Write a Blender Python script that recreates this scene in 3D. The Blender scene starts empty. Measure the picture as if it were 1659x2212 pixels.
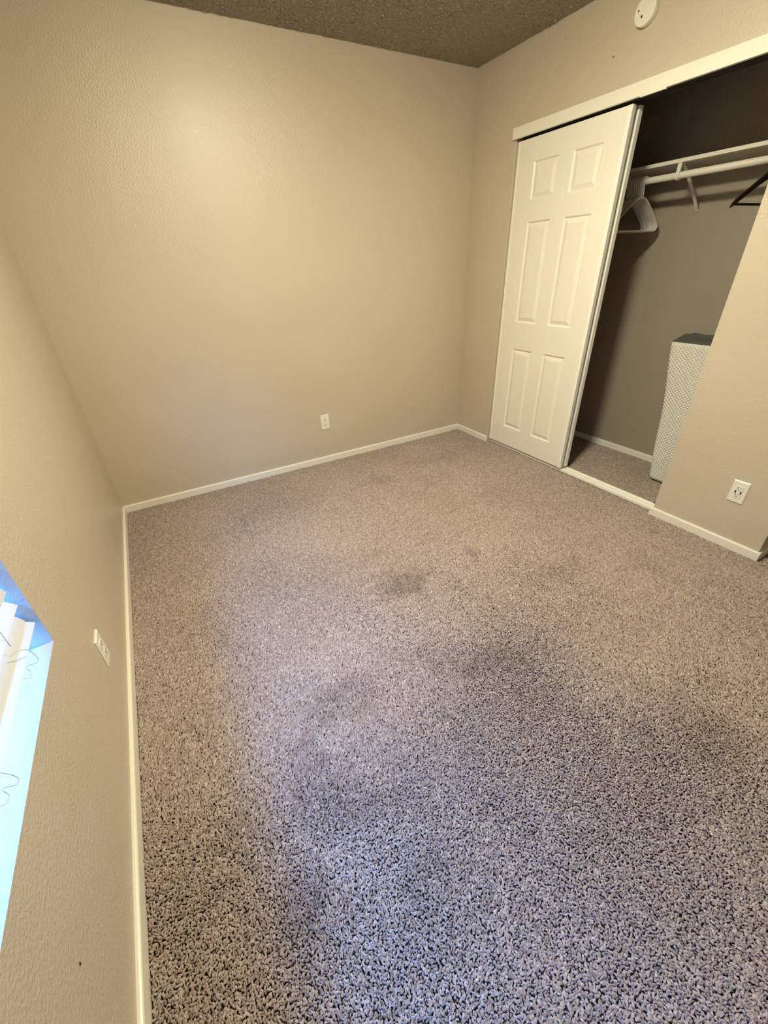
import bpy, bmesh, math, random
import numpy as np
from mathutils import Vector, Matrix

random.seed(7)
rng = np.random.default_rng(11)
SC = bpy.context.scene
COL = SC.collection

# ------------------------------------------------------------------ camera
F_PX = 879.744
YAW, PITCH, ROLL = 0.4958, 0.5437, -0.0445
cam_data = bpy.data.cameras.new('camera')
cam = bpy.data.objects.new('camera', cam_data)
COL.objects.link(cam)
SC.camera = cam
fw = Vector((math.sin(YAW)*math.cos(PITCH), math.cos(YAW)*math.cos(PITCH), -math.sin(PITCH)))
r0 = fw.cross(Vector((0, 0, 1))).normalized()
u0 = r0.cross(fw)
rt = math.cos(ROLL)*r0 + math.sin(ROLL)*u0
up = -math.sin(ROLL)*r0 + math.cos(ROLL)*u0
M = Matrix((rt, up, -fw)).transposed().to_4x4()
M.translation = Vector((0.4005, -2.9485, 1.3609))
cam.matrix_world = M
cam_data.sensor_fit = 'HORIZONTAL'
cam_data.sensor_width = 36.0
cam_data.lens = 36.0*F_PX/1659.0
cam_data.clip_start = 0.02

# ------------------------------------------------------------------ light and exposure
SKY = (0.06, 0.31, 1.0)
SKY_STRENGTH = 46.0
LAMP_COLOUR = (1.0, 0.93, 0.66)
LAMP_STRENGTH = 380.0
world = bpy.data.worlds.new('world')
SC.world = world
world.use_nodes = True
bg = world.node_tree.nodes['Background']
bg.inputs['Color'].default_value = (*SKY, 1)
bg.inputs['Strength'].default_value = SKY_STRENGTH
pl = bpy.data.lights.new('window_portal', 'AREA')
pl.shape = 'RECTANGLE'; pl.size = 1.46; pl.size_y = 1.26
pl.cycles.is_portal = True
po = bpy.data.objects.new('window_portal', pl)
COL.objects.link(po)
po.location = (-0.135, -2.52, 1.30)
po.rotation_euler = (0, -math.pi/2, 0)          # -Z axis of the lamp looks into the room (+X)
SC.view_settings.view_transform = 'Standard'
SC.view_settings.look = 'None'
SC.view_settings.gamma = 1.0
SC.view_settings.use_curve_mapping = False
SC.view_settings.exposure = 0.0
SC.cycles.use_denoising = True
SC.cycles.max_bounces = 6
SC.cycles.diffuse_bounces = 4
SC.cycles.glossy_bounces = 2
SC.cycles.caustics_reflective = False
SC.cycles.caustics_refractive = False
SC.cycles.use_adaptive_sampling = True
SC.cycles.adaptive_threshold = 0.06
SC.cycles.adaptive_min_samples = 20
SC.cycles.use_light_tree = False

# ------------------------------------------------------------------ dimensions
W, H, YF = 2.8375, 2.44, -3.62            # room width, height, wall behind the camera
XC = 3.565                                 # closet rear wall
TW = 0.115                                 # partition thickness
OP_L, OP_R, OP_Z = -0.412, -1.885, 2.045   # closet opening
PIER = -2.422                              # end of the closet wall
WIN_Y0, WIN_Y1, WIN_Z0, WIN_Z1 = -1.895, -3.145, 0.578, 2.03

# ------------------------------------------------------------------ materials
def srgb(r, g, b):
    f = lambda c: (c/255/12.92) if c/255 <= 0.04045 else ((c/255+0.055)/1.055)**2.4
    return (f(r), f(g), f(b))

def new_mat(name, col, rough=0.5, spec=0.5, metal=0.0):
    m = bpy.data.materials.new(name)
    m.use_nodes = True
    b = m.node_tree.nodes['Principled BSDF']
    b.inputs['Base Color'].default_value = (*col, 1)
    b.inputs['Roughness'].default_value = rough
    b.inputs['Specular IOR Level'].default_value = spec
    b.inputs['Metallic'].default_value = metal
    return m, m.node_tree, b

def texco(nt):
    return nt.nodes.new('ShaderNodeTexCoord').outputs['Object']

def noise(nt, co, scale, detail=2.0, rough=0.5):
    n = nt.nodes.new('ShaderNodeTexNoise')
    n.inputs['Scale'].default_value = scale
    n.inputs['Detail'].default_value = detail
    n.inputs['Roughness'].default_value = rough
    nt.links.new(co, n.inputs['Vector'])
    return n.outputs['Fac']

def ramp(nt, fac, stops):
    r = nt.nodes.new('ShaderNodeValToRGB')
    e = r.color_ramp.elements
    while len(e) < len(stops): e.new(0.5)
    for i, (p, c) in enumerate(stops):
        e[i].position = p
        e[i].color = (*c, 1) if len(c) == 3 else c
    nt.links.new(fac, r.inputs['Fac'])
    return r.outputs['Color']

def bump(nt, b, h, strength, dist, prev=None):
    n = nt.nodes.new('ShaderNodeBump')
    n.inputs['Strength'].default_value = strength
    n.inputs['Distance'].default_value = dist
    nt.links.new(h, n.inputs['Height'])
    if prev: nt.links.new(prev, n.inputs['Normal'])
    nt.links.new(n.outputs['Normal'], b.inputs['Normal'])
    return n.outputs['Normal']

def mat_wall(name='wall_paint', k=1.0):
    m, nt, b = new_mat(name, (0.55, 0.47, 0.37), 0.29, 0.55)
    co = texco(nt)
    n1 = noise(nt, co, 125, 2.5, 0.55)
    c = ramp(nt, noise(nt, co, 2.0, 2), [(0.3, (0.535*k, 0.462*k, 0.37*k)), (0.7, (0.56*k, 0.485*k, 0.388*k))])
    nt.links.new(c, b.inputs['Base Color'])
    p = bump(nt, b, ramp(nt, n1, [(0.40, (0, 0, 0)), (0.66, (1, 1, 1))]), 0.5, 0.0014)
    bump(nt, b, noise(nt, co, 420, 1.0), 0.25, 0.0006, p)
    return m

def mat_ceiling():
    m, nt, b = new_mat('ceiling_texture', (0.43, 0.385, 0.305), 0.9, 0.2)
    co = texco(nt)
    v = nt.nodes.new('ShaderNodeTexVoronoi'); v.inputs['Scale'].default_value = 95
    nt.links.new(co, v.inputs['Vector'])
    p = bump(nt, b, v.outputs['Distance'], 1.0, -0.010)
    bump(nt, b, noise(nt, co, 160, 3), 0.8, 0.006, p)
    return m

def mat_paint(name, col, rough=0.35, grain=0.12):
    m, nt, b = new_mat(name, col, rough, 0.5)
    bump(nt, b, noise(nt, texco(nt), 160, 2), grain, 0.0006)
    return m

MW = mat_wall()
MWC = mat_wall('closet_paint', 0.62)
MCEIL = mat_ceiling()
MTRIM = mat_paint('white_trim', (0.80, 0.765, 0.68), 0.35)
MDOOR = mat_paint('door_white', (0.80, 0.765, 0.69), 0.38, 0.2)
MPLAST = mat_paint('plate_plastic', (0.78, 0.75, 0.68), 0.3, 0.03)
MSLOT = mat_paint('slot_black', (0.012, 0.010, 0.009), 0.6, 0.0)
MALU = mat_paint('white_track', (0.86, 0.84, 0.78), 0.22, 0.05)
MDARKMETAL = mat_paint('track_grey', (0.05, 0.048, 0.042), 0.5, 0.05)
MSHELF = mat_paint('shelf_white', (0.72, 0.68, 0.60), 0.45)
MHANGER = mat_paint('hanger_white', (0.62, 0.60, 0.57), 0.25, 0.03)
MSLAT = mat_paint('slat_white', (0.60, 0.59, 0.57), 0.35, 0.06)
MCORD = mat_paint('cord_grey', (0.50, 0.50, 0.50), 0.8, 0.1)
MVINYL = mat_paint('vinyl_white', (0.78, 0.78, 0.78), 0.4, 0.03)

def mat_chrome():
    return new_mat('chrome', (0.75, 0.75, 0.73), 0.18, 0.5, 1.0)[0]
MCHROME = mat_chrome()

def mat_darkwood():
    m, nt, b = new_mat('dark_wood', (0.010, 0.007, 0.005), 0.45, 0.3)
    mp = nt.nodes.new('ShaderNodeMapping'); mp.inputs['Scale'].default_value = (6, 60, 60)
    nt.links.new(texco(nt), mp.inputs['Vector'])
    c = ramp(nt, noise(nt, mp.outputs['Vector'], 4, 3), [(0.3, (0.006, 0.004, 0.003)), (0.8, (0.018, 0.012, 0.008))])
    nt.links.new(c, b.inputs['Base Color'])
    return m
MWOOD = mat_darkwood()

def mat_glass():
    m = bpy.data.materials.new('window_glass'); m.use_nodes = True
    nt = m.node_tree
    nt.nodes.remove(nt.nodes['Principled BSDF'])
    out = nt.nodes['Material Output']
    tr = nt.nodes.new('ShaderNodeBsdfTransparent'); tr.inputs['Color'].default_value = (0.95, 0.97, 0.97, 1)
    gl = nt.nodes.new('ShaderNodeBsdfGlossy'); gl.inputs['Roughness'].default_value = 0.02
    mx = nt.nodes.new('ShaderNodeMixShader')
    mx.inputs[0].default_value = 0.08; nt.links.new(tr.outputs[0], mx.inputs[1]); nt.links.new(gl.outputs[0], mx.inputs[2])
    nt.links.new(mx.outputs[0], out.inputs['Surface'])
    return m
MGLASS = mat_glass()

def mat_quilt():
    m, nt, b = new_mat('quilted_knit', (0.70, 0.69, 0.66), 0.85, 0.2)
    co = texco(nt)
    h = None
    for ang in (0.72, -0.72):
        mp = nt.nodes.new('ShaderNodeMapping'); mp.inputs['Rotation'].default_value = (ang, 0, 0)
        nt.links.new(co, mp.inputs['Vector'])
        w = nt.nodes.new('ShaderNodeTexWave'); w.bands_direction = 'Z'
        w.inputs['Scale'].default_value = 21.0; w.inputs['Distortion'].default_value = 0.4
        nt.links.new(mp.outputs['Vector'], w.inputs['Vector'])
        if h is None: h = w.outputs['Fac']
        else:
            mm = nt.nodes.new('ShaderNodeMath'); mm.operation = 'MULTIPLY'
            nt.links.new(h, mm.inputs[0]); nt.links.new(w.outputs['Fac'], mm.inputs[1]); h = mm.outputs[0]
    c = ramp(nt, h, [(0.0, (0.66, 0.63, 0.58)), (0.5, (0.84, 0.81, 0.75))])
    nt.links.new(c, b.inputs['Base Color'])
    bump(nt, b, h, 0.8, 0.006)
    return m
MQUILT = mat_quilt()

def mat_fabric(name, col):
    m, nt, b = new_mat(name, col, 0.95, 0.1)
    bump(nt, b, noise(nt, texco(nt), 700, 2), 0.5, 0.002)
    return m
MGREYFAB = mat_fabric('grey_fabric', (0.10, 0.10, 0.095))

def mat_carpet():
    m, nt, b = new_mat('carpet_yarn', (0.3, 0.25, 0.2), 0.95, 0.05)
    at = nt.nodes.new('ShaderNodeAttribute'); at.attribute_name = 'tone'
    c = ramp(nt, at.outputs['Fac'], [(0.0, (0.05, 0.039, 0.034)), (0.5, (0.345, 0.272, 0.240)), (1.0, (0.70, 0.60, 0.54))])
    nt.links.new(c, b.inputs['Base Color'])
    return m
MCARPET = mat_carpet()
MBACK = mat_fabric('carpet_backing', (0.06, 0.048, 0.038))

# ------------------------------------------------------------------ mesh helpers
def mk(name, verts, faces, mat, parent=None, smooth=False, bevel=0.0, seg=2):
    me = bpy.data.meshes.new(name)
    me.from_pydata([tuple(v) for v in verts], [], faces)
    bm = bmesh.new(); bm.from_mesh(me)
    bmesh.ops.recalc_face_normals(bm, faces=bm.faces)
    bm.to_mesh(me); bm.free()
    me.materials.append(mat)
    if smooth:
        me.polygons.foreach_set('use_smooth', [True]*len(me.polygons))
    o = bpy.data.objects.new(name, me)
    COL.objects.link(o)
    if parent: o.parent = parent
    if bevel > 0:
        md = o.modifiers.new('bevel', 'BEVEL'); md.width = bevel; md.segments = seg; md.limit_method = 'ANGLE'
    return o

def boxvf(x0, x1, y0, y1, z0, z1):
    v = [(x, y, z) for x in (x0, x1) for y in (y0, y1) for z in (z0, z1)]
    f = [(0, 1, 3, 2), (4, 6, 7, 5), (0, 4, 5, 1), (2, 3, 7, 6), (0, 2, 6, 4), (1, 5, 7, 3)]
    return v, f

def box(name, x0, x1, y0, y1, z0, z1, mat, parent=None, bevel=0.0, seg=2):
    v, f = boxvf(min(x0, x1), max(x0, x1), min(y0, y1), max(y0, y1), min(z0, z1), max(z0, z1))
    return mk(name, v, f, mat, parent, bevel=bevel, seg=seg)

def merge(parts):
    V, Fc = [], []
    for v, f in parts:
        k = len(V); V += list(v); Fc += [tuple(i+k for i in q) for q in f]
    return V, Fc

def extrude_poly(poly, axis, a, b):
    """2-D outline swept from a to b along axis ('x': (y,z), 'y': (x,z), 'z': (x,y))"""
    def P(u, w, t):
        return {'x': (t, u, w), 'y': (u, t, w), 'z': (u, w, t)}[axis]
    n = len(poly)
    v = [P(u, w, a) for u, w in poly] + [P(u, w, b) for u, w in poly]
    f = [tuple(range(n)), tuple(range(2*n-1, n-1, -1))]
    f += [(i, (i+1) % n, n+(i+1) % n, n+i) for i in range(n)]
    return v, f

def tube(pts, r, seg=8, closed=False, squash=None):
    pts = [Vector(p) for p in pts]
    n = len(pts); V = []; Fc = []
    tan = []
    for i in range(n):
        a = pts[(i-1) % n] if (closed or i > 0) else pts[i]
        b = pts[(i+1) % n] if (closed or i < n-1) else pts[i]
        tan.append((b-a).normalized())
    nrm = tan[0].orthogonal().normalized()
    for i in range(n):
        nrm = (nrm - tan[i]*nrm.dot(tan[i])).normalized()
        bi = tan[i].cross(nrm)
        rr = r[i] if isinstance(r, (list, tuple)) else r
        for k in range(seg):
            a = 2*math.pi*k/seg
            V.append(pts[i] + nrm*math.cos(a)*rr + bi*math.sin(a)*rr)
    m = n if closed else n-1
    off = 0
    if closed:   # align the seam
        best = min(range(seg), key=lambda s: (V[(n-1)*seg]-V[s]).length)
        off = best
    for i in range(m):
        for k in range(seg):
            j = (i+1) % n
            o2 = off if (closed and i == n-1) else 0
            Fc.append((i*seg+k, i*seg+(k+1) % seg, j*seg+(k+1+o2) % seg, j*seg+(k+o2) % seg))
    if not closed:
        Fc.append(tuple(range(seg-1, -1, -1))); Fc.append(tuple(range((n-1)*seg, n*seg)))
    return V, Fc

def lathe(prof, seg=32):
    """profile [(r, z)] around Z"""
    V, Fc = [], []
    for r, z in prof:
        for k in range(seg):
            a = 2*math.pi*k/seg
            V.append((r*math.cos(a), r*math.sin(a), z))
    for i in range(len(prof)-1):
        for k in range(seg):
            Fc.append((i*seg+k, i*seg+(k+1) % seg, (i+1)*seg+(k+1) % seg, (i+1)*seg+k))
    Fc.append(tuple(range(seg-1, -1, -1)))
    Fc.append(tuple(range((len(prof)-1)*seg, len(prof)*seg)))
    return V, Fc

def empty(name, loc=(0, 0, 0), rot=(0, 0, 0)):
    o = bpy.data.objects.new(name, None)
    COL.objects.link(o); o.location = loc; o.rotation_euler = rot
    o.empty_display_size = 0.05
    return o

def thing(o, label, cat, group=None, kind=None):
    o['label'] = label; o['category'] = cat
    if group: o['group'] = group
    if kind: o['kind'] = kind
    return o

def struct(o, label=None):
    o['kind'] = 'structure'
    if label: o['label'] = label
    return o

def copy_tree(o, parent=None):
    c = o.copy(); COL.objects.link(c); c.parent = parent
    for ch in list(o.children):
        copy_tree(ch, c)
    return c

# ------------------------------------------------------------------ room shell
struct(box('floor', -0.2, 4.1, YF-0.1, 0.12, -0.12, -0.014, MBACK), 'carpet backing of the bedroom floor')
struct(box('ceiling', -0.2, 4.1, YF-0.1, 0.12, H, H+0.1, MCEIL), 'dark beige sprayed-texture ceiling')
def ceiling_spray():
    sp = 0.0105; x0, x1, y0, y1 = 0.002, W-0.002, -1.35, -0.002
    nx, ny = int((x1-x0)/sp), int((y1-y0)/sp)
    gx, gy = np.meshgrid(np.arange(nx)+0.5, np.arange(ny)+0.5, indexing='ij')
    n = nx*ny
    px = x0 + (gx.ravel()+rng.uniform(-0.6, 0.6, n))*sp; py = y0 + (gy.ravel()+rng.uniform(-0.6, 0.6, n))*sp
    px = px.clip(x0+0.004, x1-0.004); py = py.clip(y0, y1-0.004)
    r = rng.lognormal(math.log(0.0042), 0.35, n).clip(0.002, 0.009)
    h = r*rng.uniform(0.45, 0.95, n)
    V = np.zeros((n, 9, 3)); a0 = rng.uniform(0, 2*np.pi, n)
    for k in range(4):
        a = a0 + k*np.pi/2
        for q, (rr, hh) in enumerate(((1.0, 0.0), (0.72, 0.75))):
            m = rr*r*rng.uniform(0.8, 1.2, n)
            V[:, q*4+k, 0] = px+m*np.cos(a); V[:, q*4+k, 1] = np.minimum(py+m*np.sin(a), -0.0005); V[:, q*4+k, 2] = H+0.0005-hh*h
    V[:, 8, 0] = px; V[:, 8, 1] = py; V[:, 8, 2] = H-h
    tri = []
    for k in range(4):
        j = (k+1) % 4
        tri += [(k, 4+j, j), (k, 4+k, 4+j), (4+k, 8, 4+j)]
    tri = np.array(tri); m = n*len(tri)
    me = bpy.data.meshes.new('sprayed_texture')
    me.vertices.add(n*9); me.loops.add(m*3); me.polygons.add(m)
    me.vertices.foreach_set('co', V.reshape(-1).astype(np.float32))
    me.loops.foreach_set('vertex_index', (np.arange(n)[:, None, None]*9+tri[None]).reshape(-1).astype(np.int32))
    me.polygons.foreach_set('loop_start', np.arange(0, m*3, 3, dtype=np.int32))
    me.polygons.foreach_set('use_smooth', np.ones(m, dtype=bool))
    me.update(calc_edges=True); me.materials.append(MCEIL)
    o = bpy.data.objects.new('sprayed_texture', me); COL.objects.link(o)
    o.parent = bpy.data.objects['ceiling']; o['kind'] = 'stuff'
ceiling_spray()
struct(box('wall_back', -0.2, 4.1, 0.0, 0.12, -0.1, H, MW), 'broad blank beige wall with lamp glare')
struct(box('wall_front', -0.2, 4.1, YF-0.1, YF, -0.1, H, MW), 'beige wall behind the camera')

def wall_with_hole(name, x0, x1, ya, yb, za, zb, hy0, hy1, hz0, hz1, mat):
    """slab in the YZ plane with a rectangular hole right through"""
    V, Fc = [], []
    ring = [[(ya, za), (yb, za), (yb, zb), (ya, zb)], [(hy0, hz0), (hy1, hz0), (hy1, hz1), (hy0, hz1)]]
    for x in (x0, x1):
        for q in ring:
            for y, z in q: V.append((x, y, z))
    for i in range(4):
        j = (i+1) % 4
        Fc.append((i, j, 4+j, 4+i)); Fc.append((8+i, 12+i, 12+j, 8+j))
        Fc.append((i, 8+i, 8+j, j)); Fc.append((4+i, 4+j, 12+j, 12+i))
    return mk(name, V, Fc, mat)

wl = struct(wall_with_hole('wall_left', -0.15, 0.0, YF, 0.0, -0.1, H, WIN_Y1, WIN_Y0, WIN_Z0, WIN_Z1, MW),
            'beige wall with the window recess')
poly = [(0.0, -0.1), (0.0, H), (PIER, H), (PIER, -0.1), (OP_R, -0.1), (OP_R, OP_Z), (OP_L, OP_Z), (OP_L, -0.1)]
v, f = extrude_poly(poly, 'x', W, W+TW)
wr = struct(mk('wall_right', v, f, MW), 'beige wall around the closet opening')
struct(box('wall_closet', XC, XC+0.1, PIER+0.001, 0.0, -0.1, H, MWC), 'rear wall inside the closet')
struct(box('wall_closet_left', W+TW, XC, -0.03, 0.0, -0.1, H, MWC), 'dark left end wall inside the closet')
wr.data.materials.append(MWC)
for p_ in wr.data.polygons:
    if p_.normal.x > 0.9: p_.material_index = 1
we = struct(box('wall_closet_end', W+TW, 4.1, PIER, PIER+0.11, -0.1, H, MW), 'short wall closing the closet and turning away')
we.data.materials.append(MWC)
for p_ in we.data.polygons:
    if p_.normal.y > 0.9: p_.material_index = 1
struct(box('wall_entry', 4.0, 4.1, YF, PIER, -0.1, H, MW), 'entry wall outside the view')

struct(box('added_ground', -9.0, -0.16, -9.0, 5.0, -0.5, -0.35, mat_paint('added_ground_grey', (0.22, 0.21, 0.19), 0.9)), 'unseen ground added outside the window to shape the daylight')  # unseen ground slab, added with the wall to shape the daylight
struct(box('wall_sky_blocker', -3.2, -3.0, -9.0, 5.0, -0.35, 4.8, mat_paint('sky_blocker_grey', (0.30, 0.29, 0.27), 0.9)), 'unseen wall added outside the window to block low sky light')  # invented, never in view: cuts off low sky so daylight falls steeply

# baseboards (rounded top edge)
HB, TB = 0.0434, 0.012
def baseboard(name, p0, p1, n, label=None, h=HB, t=TB):
    """from p0 to p1 (xy), n = direction into the room"""
    p0 = Vector((*p0, 0)); p1 = Vector((*p1, 0)); n = Vector((*n, 0))
    prof = [(0, -0.014), (t, -0.014), (t, h-0.006), (t-0.002, h-0.002), (t-0.006, h), (0, h)]
    V = []
    for p in (p0, p1):
        for d, z in prof: V.append(p + n*d + Vector((0, 0, z)))
    k = len(prof)
    Fc = [tuple(range(k)), tuple(range(2*k-1, k-1, -1))] + [(i, (i+1) % k, k+(i+1) % k, k+i) for i in range(k)]
    return struct(mk(name, V, Fc, MTRIM), label)
baseboard('baseboard_left', (0, YF), (0, 0), (1, 0), 'white baseboard along the window wall')
baseboard('baseboard_back', (TB, 0), (W-TB, 0), (0, -1), 'white baseboard along the back wall')
baseboard('baseboard_right', (W, OP_L+0.002), (W, 0), (-1, 0), 'short white baseboard left of the closet doors')
baseboard('baseboard_pier', (W, OP_R+0.012), (W, PIER-TB), (-1, 0), 'white baseboard under the two-port outlet')
baseboard('baseboard_return', (W, PIER), (3.99, PIER), (0, -1), 'white baseboard turning the wall corner')
baseboard('baseboard_closet', (XC, PIER+0.11), (XC, -0.03), (-1, 0), 'white baseboard inside the closet', h=0.040)
baseboard('baseboard_front', (0.012, YF), (3.99, YF), (0, 1), 'white baseboard behind the camera')

# small dents in the walls
def nail_hole(parent, loc, axis_sign, s, name='nail_hole'):
    V = []; n = 9
    for ring, (rr, d) in enumerate([(1.0, 0.0007), (0.55, 0.0012)]):
        for k in range(n):
            a = 2*math.pi*k/n
            q = rr*s*(0.75+0.5*random.random())
            V.append((loc[0]+axis_sign*d, loc[1]+0.6*q*math.cos(a), loc[2]+q*math.sin(a)))
    V.append((loc[0]+axis_sign*0.0006, loc[1], loc[2]))
    Fc = [(k, (k+1) % n, n+(k+1) % n, n+k) for k in range(n)] + [(n+k, n+(k+1) % n, 2*n) for k in range(n)]
    return mk(name, V, Fc, MSLOT, parent)
nail_hole(wr, (W, -1.026, 2.197), -1, 0.006)
nail_hole(wl, (0.0, -2.487, 0.327), 1, 0.0045)
# ------------------------------------------------------------------ closet trim
hd = struct(box('trim_1', W-0.019, W, -1.955, -0.398, 2.006, 2.062, MTRIM, bevel=0.0015), 'white header board over the closet opening')
box('torn_strip', W-0.018, W-0.008, -1.352, -1.228, 2.0015, 2.0062, MTRIM, hd)
v, f = merge([boxvf(W+0.012, W+0.016, OP_R, OP_L, 2.012, OP_Z), boxvf(W+0.058, W+0.062, OP_R, OP_L, 2.012, OP_Z),
              boxvf(W+0.104, W+0.108, OP_R, OP_L, 2.012, OP_Z), boxvf(W+0.012, W+0.108, OP_R, OP_L, OP_Z-0.003, OP_Z)])
struct(mk('trim_2', v, f, MDARKMETAL), 'steel hanging track behind the header board')
v, f = merge([boxvf(W+0.034, W+0.108, OP_R, OP_L, -0.004, 0.004)] +
             [boxvf(x, x+0.006, OP_R, OP_L, 0.003, zz) for x, zz in ((W+0.034, 0.014), (W+0.064, 0.010), (W+0.102, 0.013))])
struct(mk('trim_3', v, f, MALU, bevel=0.001), 'white grooved floor track across the closet opening')

# ------------------------------------------------------------------ closet doors
Y_L, Y_R = -0.420, -1.1755
def build_door(name, x0, thick, label):
    """six-panel door; its room-side face lies at x0"""
    root = empty(name, (x0, 0, 0)); struct(root, label)
    ys = [Y_L-0.001, -0.567, -0.755, -0.858, -1.046, Y_R+0.001]
    zs = [0.026, 0.181, 0.786, 0.968, 1.571, 1.682, 1.880, 1.996]
    V = []; Fc = []; idx = {}
    for i, y in enumerate(ys):
        for j, z in enumerate(zs):
            idx[i, j] = len(V); V.append((0, y, z))
    holes = {(i, j) for i in (1, 3) for j in (1, 3, 5)}
    for i in range(len(ys)-1):
        for j in range(len(zs)-1):
            if (i, j) in holes: continue
            Fc.append((idx[i, j], idx[i+1, j], idx[i+1, j+1], idx[i, j+1]))
    k = len(V)
    # rims of the holes sunk to the panels, plus sides and rear
    for (i, j) in holes:
        q = [idx[i, j], idx[i+1, j], idx[i+1, j+1], idx[i, j+1]]
        base = len(V)
        for a in q: V.append((0.010, V[a][1], V[a][2]))
        for a in range(4): Fc.append((q[a], q[(a+1) % 4], base+(a+1) % 4, base+a))
    per = [idx[i, 0] for i in range(len(ys))] + [idx[len(ys)-1, j] for j in range(1, len(zs))] + \
          [idx[i, len(zs)-1] for i in range(len(ys)-2, -1, -1)] + [idx[0, j] for j in range(len(zs)-2, 0, -1)]
    b0 = len(V)
    for a in per: V.append((thick, V[a][1], V[a][2]))
    n = len(per)
    for a in range(n): Fc.append((per[a], per[(a+1) % n], b0+(a+1) % n, b0+a))
    Fc.append(tuple(range(b0, b0+n)))
    mk('door_leaf', V, Fc, MDOOR, root)
    for i in (1, 3):
        for j in (1, 3, 5):
            ya, yb, za, zb = ys[i], ys[i+1], zs[j], zs[j+1]
            PV = []; PF = []
            for inset, dep in ((0.0, 0.0002), (0.005, 0.0045), (0.0085, 0.0085), (0.012, 0.0085), (0.034, 0.0012), (0.036, 0.0006)):
                for y, z in ((ya-inset, za+inset), (yb+inset, za+inset), (yb+inset, zb-inset), (ya-inset, zb-inset)):
                    PV.append((dep, y, z))
            for s in range(5):
                for a in range(4):
                    PF.append((4*s+a, 4*s+(a+1) % 4, 4*s+4+(a+1) % 4, 4*s+4+a))
            PF.append((20, 21, 22, 23))
            mk('panel', PV, PF, MDOOR, root)
    # folded metal channels on both long edges
    for ya, yb in ((Y_R-0.0012, Y_R+0.021), (Y_L-0.016, Y_L+0.0012)):
        box('edge_channel', -0.0014, thick+0.0014, ya, yb, 0.024, 1.997, MALU, root, bevel=0.0012)
    return root
d1 = build_door('door_1', W+0.020, 0.024, 'white six-panel sliding closet door in front')
d2 = build_door('door_2', W+0.076, 0.026, 'white sliding closet door parked behind the first, only its edge shows')

# ------------------------------------------------------------------ closet shelf, rod, bracket, hangers
ROD_X, ROD_Z, ROD_R = 3.280, 1.727, 0.0165
CL0, CL1 = PIER+0.112, -0.033
sh = box('closet_shelf', 3.262, XC-0.001, CL0, CL1, 1.782, 1.800, MSHELF, bevel=0.0015)
thing(sh, 'pale closet shelf board above the hanging rod', 'shelf')
v, f = tube([(ROD_X, CL0+0.001, ROD_Z), (ROD_X, CL1-0.001, ROD_Z)], ROD_R, 20)
rod = mk('closet_rod', v, f, MSHELF, smooth=False)
thing(rod, 'round white hanging rod under the closet shelf', 'rod')
for p in rod.data.polygons: p.use_smooth = len(p.vertices) == 4

br = empty('shelf_bracket', (0, -1.245, 0))
thing(br, 'white shelf and rod bracket with a diagonal brace', 'bracket')
hw = 0.010
box('wall_plate', XC-0.005, XC-0.0005, -hw, hw, 1.752, 1.781, MSHELF, br)
box('arm', 3.266, XC-0.005, -hw, hw, 1.7755, 1.7812, MSHELF, br)
v, f = extrude_poly([(3.262, 1.781), (3.269, 1.781), (3.269, 1.742), (3.262, 1.735)], 'y', -hw, hw)
mk('front_plate', v, f, MSHELF, br)
hk = [(ROD_X+0.0195*math.cos(a), 0, ROD_Z+0.0195*math.sin(a)) for a in np.linspace(math.pi*0.85, math.pi*2.1, 14)]
pts = [(ROD_X-0.015, 0.0, 1.745)] + hk
def strip(pts, w, t):
    V = []; n = len(pts)
    for i, p in enumerate(pts):
        a = Vector(pts[max(i-1, 0)]); b = Vector(pts[min(i+1, n-1)])
        tg = (b-a).normalized(); nn = Vector((-tg.z, 0, tg.x))
        for s, q in ((-1, 0), (1, 0), (1, 1), (-1, 1)):
            V.append(Vector(p) + nn*t*q + Vector((0, s*w, 0)))
    Fc = []
    for i in range(n-1):
        for k in range(4): Fc.append((4*i+k, 4*i+(k+1) % 4, 4*i+4+(k+1) % 4, 4*i+4+k))
    Fc += [(0, 1, 2, 3), (4*n-4, 4*n-3, 4*n-2, 4*n-1)]
    return V, Fc
v, f = strip(pts, hw, -0.0025); mk('rod_hook', v, f, MSHELF, br)
v, f = strip([(3.285, 0, 1.775), (3.36, 0, 1.735), (3.50, 0, 1.625), (XC-0.004, 0, 1.568)], hw*0.9, 0.004)
mk('brace', v, f, MSHELF, br)

# white tubular plastic hangers
def hanger_outline(half, drop, low):
    pts = []
    for s in (1, -1):
        seq = [(0.012, 0.0), (0.035, -0.006), (0.07, -0.026), (0.11, -0.055), (0.15, -0.086), (half-0.02, drop+0.012), (half-0.006, drop-0.004), (half, drop-0.02),
               (half-0.004, low+0.008), (half-0.018, low)]
        if s == -1: seq = [(-x, z) for x, z in seq][::-1]
        pts += seq
    # order: right side down, then the bar, then left side up
    return [(x, 0, z) for x, z in pts]
def build_white_hanger():
    root = empty('plastic_hanger')
    v, f = tube(hanger_outline(0.205, -0.125, -0.165), 0.0048, 8, closed=True)
    mk('frame', v, f, MHANGER, root, smooth=True)
    c = 0.0205; zc = 0.078
    a = np.linspace(math.radians(-45), math.radians(190), 18)
    hook = [(0, 0, -0.002), (-0.001, 0, 0.018), (-0.005, 0, 0.038), (-0.0105, 0, 0.054)] + [(-c*math.cos(t), 0, zc+c*math.sin(t)) for t in a]
    v, f = tube(hook, 0.0042, 8)
    mk('hook', v, f, MHANGER, root, smooth=True)
    return root, zc + c
wh, top = build_white_hanger()
NWH = 10
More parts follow.
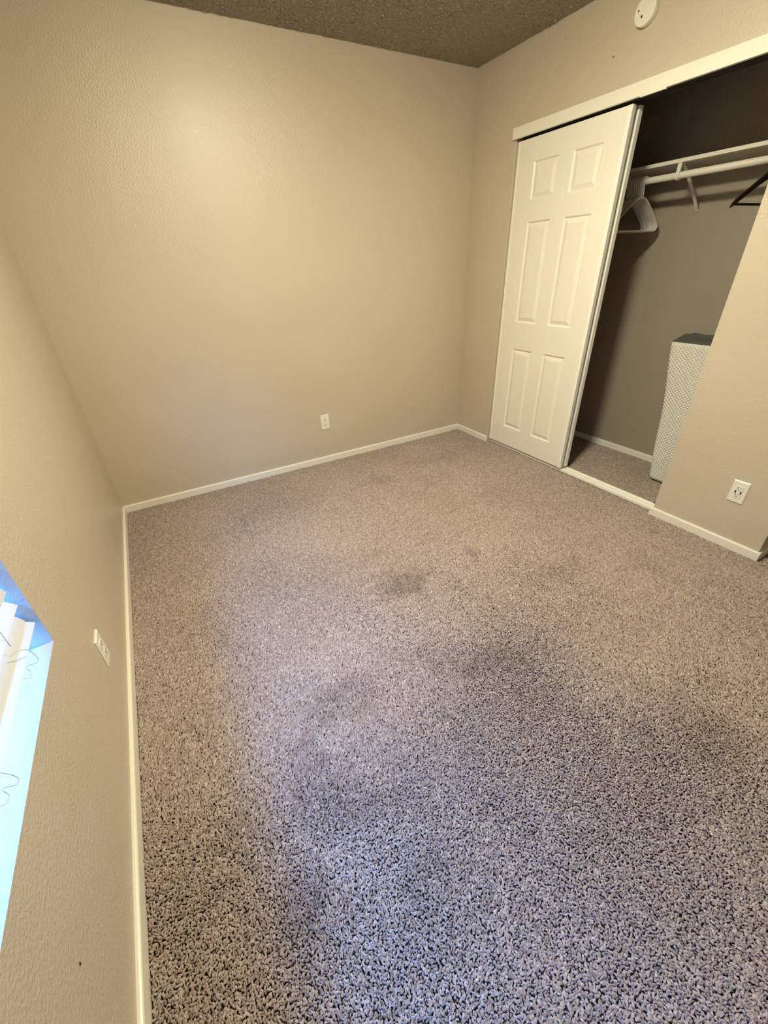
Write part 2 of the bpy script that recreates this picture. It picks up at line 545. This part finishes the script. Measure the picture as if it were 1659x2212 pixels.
for i in range(NWH):
    o = wh if i == 0 else copy_tree(wh)
    o.location = (ROD_X + 0.0, -1.060 + 0.0112*i, ROD_Z + ROD_R + 0.0044 - top)
    o.rotation_euler = (0, random.uniform(-0.015, 0.015), -0.03)
    thing(o, 'white plastic hanger at the bracket end of the bunch, nearest the dark hanger' if i == 0 else
          'white plastic hanger in the tight bunch behind the nearest one, beside the closet door', 'hanger', 'white hangers bunched on the rod')

# dark wooden hanger
dh = empty('wooden_hanger', (ROD_X, -1.690, 1.690), (0, 0, math.radians(-6)))
thing(dh, 'dark wooden hanger with trouser bar at the right end of the rod', 'hanger')
def slab_sweep(pts, hts, wds):
    V = []; n = len(pts)
    for (x, z), h, w in zip(pts, hts, wds):
        for yy, zz in ((-w, 0), (w, 0), (w*0.9, h), (-w*0.9, h)):
            V.append((x, yy, z+zz))
    Fc = []
    for i in range(n-1):
        for k in range(4): Fc.append((4*i+k, 4*i+(k+1) % 4, 4*i+4+(k+1) % 4, 4*i+4+k))
    Fc += [(0, 1, 2, 3), (4*n-4, 4*n-3, 4*n-2, 4*n-1)]
    return V, Fc
xs = [-0.225, -0.222, -0.205, -0.18, -0.14, -0.10, -0.06, -0.03, -0.012, 0.012, 0.03, 0.06, 0.10, 0.14, 0.18, 0.205, 0.222, 0.225]
zb = lambda x: -0.038 - 0.118*(abs(x)/0.225)**1.12
hts = [0.004, 0.012, 0.020, 0.022, 0.024, 0.026, 0.030, 0.034, 0.036, 0.036, 0.034, 0.030, 0.026, 0.024, 0.022, 0.020, 0.012, 0.004]
v, f = slab_sweep([(x, zb(x)) for x in xs], hts, [0.006]*len(xs))
mk('wood_body', v, f, MWOOD, dh, bevel=0.002)
v, f = tube([(-0.206, 0, -0.141), (0.206, 0, -0.141)], 0.0055, 10)
mk('trouser_bar', v, f, MWOOD, dh, smooth=True)
zc = ROD_Z - 1.690
hook = [(0, 0, -0.01), (0.001, 0, 0.004), (0.006, 0, 0.011), (0.0165, 0, zc-0.012)] + \
       [(0.0195*math.cos(t), 0, zc+0.0195*math.sin(t)) for t in np.linspace(math.radians(-15), math.radians(195), 16)]
v, f = tube(hook, 0.0018, 8)
mk('hook', v, f, MCHROME, dh, smooth=True)

# ------------------------------------------------------------------ folded mattress standing in the closet
ms = empty('foam_mattress', (3.262, -1.60, 0.003))
thing(ms, 'folded foam mattress with white quilted face and grey top in the closet', 'mattress')
def mattress():
    NX, NY, NZ = 10, 20, 24
    D, L, Z = 0.245, 0.68, 0.885
    R = 0.022
    def place(u, v, w):     # u,v,w in 0..1 over depth, length (towards -y), height
        x, y, z = u*D, v*L, w*Z
        # round the edges
        c = Vector((min(max(x, R), D-R), min(max(y, R), L-R), min(max(z, R), Z-R)))
        d = Vector((x, y, z)) - c
        if d.length > 1e-9:
            m = max(abs(d.x), abs(d.y), abs(d.z))
            d = d*(R/d.length) if (d.length > R*0.999) else d
        p = c + d
        x, y, z = p
        t = z/Z
        lean = 0.050*t + 0.008*math.sin(math.pi*t)
        shear = 0.150*t + 0.005*math.sin(2.6*math.pi*t)
        if w > 0.999:       # top swells up, folded layers behind the front edge
            s = x/D
            z += 0.020*math.sin(math.pi*min(s*1.15, 1)) + (0.018*max(0, math.tanh((s-0.38)*14)) if y > 0.06 else 0.010*max(0, math.tanh((s-0.38)*14)))
            z += 0.006*math.sin(y*37)*s
        bulge = 0.012*math.sin(math.pi*t)*math.sin(math.pi*min(max(y/L, 0), 1))
        if u < 0.001: x -= bulge
        return (x+lean, -y+shear, z)
    def face_grid(fn, n, m):
        V = [fn(i/n, j/m) for i in range(n+1) for j in range(m+1)]
        Fc = [(i*(m+1)+j, (i+1)*(m+1)+j, (i+1)*(m+1)+j+1, i*(m+1)+j+1) for i in range(n) for j in range(m)]
        return V, Fc
    e = lambda t, n: t
    def ease(t, k):         # cluster samples at the rounded edges
        return 0.5-0.5*math.cos(math.pi*t)
    front = face_grid(lambda a, b: place(0, ease(a, 0), ease(b, 0)), 26, 34)
    grey = [face_grid(lambda a, b: place(ease(a, 0), ease(b, 0), 1), 26, 26),
            face_grid(lambda a, b: place(1, ease(a, 0), ease(b, 0)), 16, 16),
            face_grid(lambda a, b: place(ease(a, 0), 0, ease(b, 0)), 12, 24),
            face_grid(lambda a, b: place(ease(a, 0), 1, ease(b, 0)), 12, 16),
            face_grid(lambda a, b: place(ease(a, 0), ease(b, 0), 0), 8, 8)]
    mk('quilted_cover', *front, MQUILT, ms, smooth=True)
    mk('grey_casing', *merge(grey), MGREYFAB, ms, smooth=True)
mattress()

# ------------------------------------------------------------------ outlets
def plate_mesh(w, h, t):
    """bevelled plate in local XZ, facing -Y"""
    a, b = w/2, h/2; i = 0.004
    V = [(x*a, 0, z*b) for x, z in ((-1, -1), (1, -1), (1, 1), (-1, 1))] + \
        [(x*a, -t*0.45, z*b) for x, z in ((-1, -1), (1, -1), (1, 1), (-1, 1))] + \
        [(x*(a-i), -t, z*(b-i)) for x, z in ((-1, -1), (1, -1), (1, 1), (-1, 1))]
    Fc = [(0, 1, 2, 3), (8, 9, 10, 11)]
    for s in (0, 4):
        for k in range(4): Fc.append((s+k, s+(k+1) % 4, s+4+(k+1) % 4, s+4+k))
    return V, Fc

def slot_set(parent, x0, z0, y, sc=1.0):
    box('slot', x0-0.0075*sc, x0-0.0050*sc, y-0.0006, y+0.004, z0-0.001, z0+0.0075*sc, MSLOT, parent)
    box('slot', x0+0.0050*sc, x0+0.0070*sc, y-0.0006, y+0.004, z0, z0+0.0065*sc, MSLOT, parent)
    v, f = extrude_poly([(x0+0.0026*sc*math.cos(t), z0-0.0072*sc+0.0026*sc*math.sin(t)) for t in np.linspace(0, 2*math.pi, 9)[:-1]], 'y', y-0.0006, y+0.004)
    mk('slot', v, f, MSLOT, parent)

def duplex(name, loc, rz, label, tilt=0.0):
    o = empty(name, loc, (0, tilt, rz))
    thing(o, label, 'outlet')
    T = 0.006
    v, f = plate_mesh(0.071, 0.117, T); mk('cover_plate', v, f, MPLAST, o)
    for zc in (0.0195, -0.0195):
        pts = []
        for t in np.linspace(0, 2*math.pi, 33)[:-1]:
            pts.append((0.0172*math.cos(t), zc + max(-0.0140, min(0.0140, 0.0172*math.sin(t)))))
        v, f = extrude_poly(pts, 'y', -T-0.0016, -T+0.002)
        q = mk('receptacle', v, f, MPLAST, o)
        slot_set(q, 0.0, zc+0.001, -T-0.0016, 1.0)
    v, f = extrude_poly([(0.0028*math.cos(t), 0.0028*math.sin(t)) for t in np.linspace(0, 2*math.pi, 13)[:-1]], 'y', -T-0.0012, -T+0.002)
    mk('screw', v, f, MPLAST, o)
    return o
duplex('duplex_outlet', (1.504, 0.0, 0.3255), 0.0, 'white duplex outlet low on the blank back wall', math.radians(-0.5))
duplex('duplex_outlet', (0.0, -1.637, 0.290), math.radians(90), 'white duplex outlet on the window wall by the baseboard')

us = empty('port_outlet', (W, -2.2395, 0.3085), (0, 0, math.radians(-90)))
thing(us, 'white outlet with two charging ports right of the closet', 'outlet')
v, f = plate_mesh(0.071, 0.117, 0.006); mk('cover_plate', v, f, MPLAST, us)
ins = box('insert', -0.0168, 0.0168, -0.0078, -0.004, -0.0335, 0.0335, MPLAST, us, bevel=0.0008)
for zc in (0.0185, -0.0170): slot_set(ins, -0.001, zc, -0.0078, 1.0)
for xc in (-0.0115, 0.0115): box('port', xc-0.0030, xc+0.0030, -0.0085, -0.004, -0.0072, 0.0072, MSLOT, ins)
for zc in (0.0475, -0.0475):
    v, f = extrude_poly([(0.0028*math.cos(t), zc+0.0028*math.sin(t)) for t in np.linspace(0, 2*math.pi, 13)[:-1]], 'y', -0.0066, -0.004)
    mk('screw', v, f, MPLAST, us)

# ------------------------------------------------------------------ smoke alarm
sa = empty('smoke_alarm', (W, -1.172, 2.2985), (0, math.radians(-90), 0))   # local Z points into the room (-X)
thing(sa, 'round white smoke alarm on the wall above the closet', 'smoke alarm')
v, f = lathe([(0.047, 0.0), (0.047, 0.006), (0.046, 0.007)], 48); mk('mount_ring', v, f, MPLAST, sa)
v, f = lathe([(0.046, 0.006), (0.0495, 0.0065), (0.0500, 0.014), (0.0498, 0.026), (0.0485, 0.0288), (0.045, 0.0300), (0.016, 0.0305)], 48)
mk('housing', v, f, MPLAST, sa)
def pill(name, cx, cy, a, b, z, mat, parent):
    v, f = extrude_poly([(cx+a*math.cos(t), cy+b*math.sin(t)) for t in np.linspace(0, 2*math.pi, 17)[:-1]], 'z', z-0.003, z+0.0006)
    return mk(name, v, f, mat, parent)
pill('sensor_slot', -0.0166, 0.0092, 0.0054, 0.0042, 0.0305, MSLOT, sa)
pill('status_light', 0.0068, 0.029, 0.0044, 0.0030, 0.0303, MSLOT, sa)

# ------------------------------------------------------------------ window and blind
wn = empty('window_1', (0, 0, 0)); struct(wn, 'white framed window in the recess behind the blind')
FX0, FX1 = -0.135, -0.095
fw_ = 0.045
yc = (WIN_Y0+WIN_Y1)/2
for nm, a in (('frame_rail', (FX0, FX1, WIN_Y1, WIN_Y0, WIN_Z0, WIN_Z0+fw_)), ('frame_rail', (FX0, FX1, WIN_Y1, WIN_Y0, WIN_Z1-fw_, WIN_Z1)),
              ('frame_stile', (FX0, FX1, WIN_Y0-fw_, WIN_Y0, WIN_Z0+fw_, WIN_Z1-fw_)), ('frame_stile', (FX0, FX1, WIN_Y1, WIN_Y1+fw_, WIN_Z0+fw_, WIN_Z1-fw_)),
              ('meeting_stile', (FX0, FX1, yc-0.025, yc+0.025, WIN_Z0+fw_, WIN_Z1-fw_))):
    box(nm, *a, MVINYL, wn, bevel=0.002)
for a, b in ((WIN_Y1+fw_, yc-0.025), (yc+0.025, WIN_Y0-fw_)):
    box('pane', -0.117, -0.113, a, b, WIN_Z0+fw_, WIN_Z1-fw_, MGLASS, wn)

bl = empty('window_blind', (0, (WIN_Y0+WIN_Y1)/2, WIN_Z0))
thing(bl, 'white slatted blind hanging in the window recess', 'blind')
BL = (WIN_Y0-WIN_Y1)/2 - 0.010          # half length
def slat(name, xr, zr, ang, width, thick, crown=0.0015, half=BL, dx=0.0):
    """xr,zr: room-side lower edge (absolute); the slat climbs outwards at ang"""
    V = []; n = 6
    ca, sa_ = math.cos(ang), math.sin(ang)
    for y in (-half, half):
        for s, off in ((0, 0), (1, thick)):
            for k in range(n+1):
                t = k/n*width; h = crown*4*(k/n)*(1-k/n) + off
                V.append((xr - t*ca + h*sa_, y, zr - WIN_Z0 + t*sa_ + h*ca))
    m = n+1; Fc = []
    for k in range(n):
        Fc.append((k, k+1, 2*m+k+1, 2*m+k)); Fc.append((m+k, m+k+1, 3*m+k+1, 3*m+k))
    Fc += [(0, m, 3*m, 2*m), (n, m+n, 3*m+n, 2*m+n)]
    Fc += [tuple(range(m)) + tuple(range(2*m-1, m-1, -1)), tuple(range(2*m, 3*m)) + tuple(range(4*m-1, 3*m-1, -1))]
    return mk(name, V, Fc, MSLAT, bl)
slat('bottom_rail', -0.0107, 0.6493, math.radians(33), 0.050, 0.008, 0.0)
slat('slat', -0.0235, 0.667, math.radians(56), 0.050, 0.0028)
slat('slat', -0.0175, 0.715, math.radians(43), 0.050, 0.0028)
z = 0.7575; first = None
while z < WIN_Z1-0.07:
    if first is None:
        first = slat('slat', -0.0223, z, math.radians(62), 0.050, 0.0028); zfirst = z
    else:
        c = first.copy(); COL.objects.link(c); c.parent = bl; c.location = (0, 0, z-zfirst)
    z += 0.0435
box('head_rail', -0.062, -0.010, -BL, BL, WIN_Z1-0.045-WIN_Z0, WIN_Z1-0.002-WIN_Z0, MSLAT, bl, bevel=0.002)
YB = (WIN_Y0+WIN_Y1)/2
def cord(name, pts, r=0.0009):
    v, f = tube([(x, y-YB, z-WIN_Z0) for x, y, z in pts], r, 6)
    return mk(name, v, f, MCORD, bl, smooth=True)
def smooth_pts(p, n=6):
    p = [Vector(q) for q in p]; out = []
    for i in range(len(p)-1):
        a, b, c, d = p[max(i-1, 0)], p[i], p[i+1], p[min(i+2, len(p)-1)]
        for k in range(n):
            t = k/n
            out.append(0.5*((2*b)+(c-a)*t+(2*a-5*b+4*c-d)*t*t+(3*b-a-3*c+d)*t**3))
    return out + [p[-1]]
LOOP_A = [(-0.018, -2.050, 0.690), (-0.008, -2.040, 0.690), (0.0, -2.027, 0.678), (0.004, -2.021, 0.659), (0.004, -2.016, 0.633), (0.002, -2.029, 0.635), (-0.001, -2.062, 0.660),
          (0.003, -2.069, 0.646), (0.003, -2.087, 0.648), (-0.002, -2.094, 0.659)]
LOOP_B = [(-0.018, -2.300, 0.672), (-0.004, -2.306, 0.660), (0.002, -2.300, 0.634), (0.004, -2.300, 0.620), (0.003, -2.311, 0.622), (-0.002, -2.330, 0.648),
          (0.003, -2.337, 0.636), (0.003, -2.350, 0.637), (-0.002, -2.359, 0.645)]
for y, lp, dy in ((-2.03, LOOP_A, 0), (-2.30, LOOP_B, 0), (-2.66, LOOP_B, -0.36), (-3.00, LOOP_A, -0.97)):
    cord('ladder_cord', [(-0.016, y, 0.70), (-0.016, y, WIN_Z1-0.04)], 0.0007)
    cord('ladder_cord', [(-0.050, y, 0.72), (-0.050, y, WIN_Z1-0.04)], 0.0007)
    # slack loops where the lowest slats have settled on the rail
    cord('cord_loop', smooth_pts([(a, b+dy, c) for a, b, c in lp]), 0.0007)

# ------------------------------------------------------------------ ceiling lamp
lt = empty('ceiling_light', (1.335, -1.73, H))
thing(lt, 'round glass flush-mount lamp at the middle of the ceiling', 'lamp')
v, f = lathe([(0.165, 0.0), (0.165, -0.022), (0.150, -0.030)], 40); mk('base_pan', v, f, MTRIM, lt)
ml, nt, b = new_mat('lamp_glass', (0.9, 0.85, 0.75), 0.4)
b.inputs['Emission Color'].default_value = (*LAMP_COLOUR, 1)
b.inputs['Emission Strength'].default_value = LAMP_STRENGTH
prof = [(0.140*math.cos(t), -0.030-0.050*math.sin(t)) for t in np.linspace(0, math.pi/2*0.94, 8)]
v, f = lathe(prof, 24); mk('glass_bowl', v, f, ml, lt)
v, f = lathe([(0.010, -0.078), (0.012, -0.085), (0.006, -0.095)], 12); mk('finial', v, f, MCHROME, lt)

# ------------------------------------------------------------------ carpet pile
def carpet():
    sp = 0.0050
    areas = [(TB+0.002, W-TB-0.001, -3.30, -TB-0.002), (W+TW-0.008, XC-TB, CL0+0.5, -0.35), (W-TB-0.001, W+0.031, OP_R+0.012, OP_L), (W-TB-0.001, 3.2, -2.9, PIER-TB-0.002)]
    P = []
    for x0, x1, y0, y1 in areas:
        nx, ny = max(1, int((x1-x0)/sp)), max(1, int((y1-y0)/sp))
        gx, gy = np.meshgrid(np.arange(nx)+0.5, np.arange(ny)+0.5, indexing='ij')
        px = x0 + (gx.ravel() + rng.uniform(-0.48, 0.48, nx*ny))*(x1-x0)/nx
        py = y0 + (gy.ravel() + rng.uniform(-0.48, 0.48, nx*ny))*(y1-y0)/ny
        P.append(np.stack([px, py], 1))
    P = np.concatenate(P)
    n = len(P)
    # smooth random fields
    def field(scale, seed, octs=3):
        g = np.random.default_rng(seed); out = np.zeros(n); amp = 1.0
        for o in range(octs):
            s = scale*2**o
            T = g.normal(size=(64, 64))
            u = P[:, 0]*s + 20; w = P[:, 1]*s + 40
            iu = np.floor(u).astype(int); iw = np.floor(w).astype(int)
            fu = u-iu; fv = w-iw
            fu = fu*fu*(3-2*fu); fv = fv*fv*(3-2*fv)
            t = lambda a, b: T[a % 64, b % 64]
            out += amp*((t(iu, iw)*(1-fu)+t(iu+1, iw)*fu)*(1-fv)+(t(iu, iw+1)*(1-fu)+t(iu+1, iw+1)*fu)*fv)
            amp *= 0.55
        return out
    lean = np.stack([field(1.6, 3), field(1.6, 4)], 1)*0.0016 + rng.normal(size=(n, 2))*0.0013
    hgt = 0.0125 + rng.normal(size=n)*0.0010 + field(2.5, 5)*0.0004
    rad = 0.0024*(1+0.18*rng.normal(size=n)).clip(0.6, 1.5)
    # wear: dirt patches, each with its own outline
    dirt = np.zeros(n); wob = field(6.0, 8, 4)
    stains = [(1.24, -1.57, 0.26, 0.15, 1.1), (1.36, -1.62, 0.14, 0.09, 0.8), (1.45, -1.47, 0.08, 0.05, 0.5), (1.33, -2.20, 0.18, 0.08, 0.6), (1.20, -2.33, 0.10, 0.05, 0.7),
              (1.05, -2.12, 0.10, 0.12, 0.55), (0.70, -2.08, 0.22, 0.12, 0.5), (0.50, -2.25, 0.17, 0.20, 0.75), (0.56, -2.42, 0.10, 0.16, 0.6),
              (0.74, -2.45, 0.06, 0.13, 0.55), (1.95, -1.95, 0.30, 0.08, 0.5), (2.35, -2.15, 0.25, 0.12, 0.5), (1.10, -1.35, 0.22, 0.06, 0.35),
              (1.95, -0.75, 0.18, 0.12, 0.5), (1.70, -0.55, 0.18, 0.12, 0.5), (2.3, -0.45, 0.25, 0.12, 0.45), (1.30, -0.80, 0.12, 0.06, 0.3),
              (0.62, -2.72, 0.18, 0.12, 0.4), (0.45, -2.55, 0.14, 0.12, 0.5), (1.65, -2.75, 0.3, 0.15, 0.4), (0.42, -1.62, 0.10, 0.12, 0.35)]
    for sx, sy, rx, ry, k in stains:
        d = ((P[:, 0]-sx)/rx)**2 + ((P[:, 1]-sy)/ry)**2
        dirt += k*np.clip(0.95 - np.sqrt(d) + 0.50*wob, 0, 1)
    tone = 0.56 + 0.11*rng.normal(size=n) + 0.022*field(2.2, 9) - 0.16*np.clip(dirt, 0, 1.3)
    tone = tone.clip(0.05, 0.98)
    # each tuft: a short twisted strand, a little roof with a rounded ridge
    ang = rng.uniform(0, 2*np.pi, n)
    Z0 = -0.0145
    ca, sa_ = np.cos(ang), np.sin(ang)
    V = np.zeros((n, 6, 3))
    for k, (lx, ly) in enumerate(((-1.45, -0.85), (1.45, -0.85), (1.45, 0.85), (-1.45, 0.85))):
        a = rad*lx*(1+0.15*rng.normal(size=n)); b = rad*ly
        V[:, k, 0] = P[:, 0] + a*ca - b*sa_ + lean[:, 0]*0.4
        V[:, k, 1] = P[:, 1] + a*sa_ + b*ca + lean[:, 1]*0.4
        V[:, k, 2] = Z0 + hgt*0.48
    for k, lx in ((4, -0.85), (5, 0.85)):
        a = rad*lx
        V[:, k, 0] = P[:, 0] + a*ca + lean[:, 0]*1.3 + rng.normal(size=n)*0.0006
        V[:, k, 1] = P[:, 1] + a*sa_ + lean[:, 1]*1.3 + rng.normal(size=n)*0.0006
        V[:, k, 2] = Z0 + hgt*(1+0.05*rng.normal(size=n))
    tri = np.array([(0, 1, 5), (0, 5, 4), (2, 3, 4), (2, 4, 5), (1, 2, 5), (3, 0, 4)])
    idx = (np.arange(n)[:, None, None]*6 + tri[None]).reshape(-1)
    me = bpy.data.meshes.new('carpet_pile')
    nt_ = n*len(tri)
    me.vertices.add(n*6); me.loops.add(nt_*3); me.polygons.add(nt_)
    me.vertices.foreach_set('co', V.reshape(-1).astype(np.float32))
    me.loops.foreach_set('vertex_index', idx.astype(np.int32))
    me.polygons.foreach_set('loop_start', np.arange(0, nt_*3, 3, dtype=np.int32))
    me.polygons.foreach_set('use_smooth', np.ones(nt_, dtype=bool))
    at = me.attributes.new('tone', 'FLOAT', 'POINT')
    at.data.foreach_set('value', (tone[:, None]*np.ones(6)[None]).reshape(-1).astype(np.float32))
    me.update(calc_edges=True)
    me.materials.append(MCARPET)
    o = bpy.data.objects.new('carpet_pile', me)
    COL.objects.link(o)
    thing(o, 'worn taupe cut-pile carpet covering the bedroom and closet floor', 'carpet', kind='stuff')
    print('tufts', n, 'tris', nt_)
carpet()
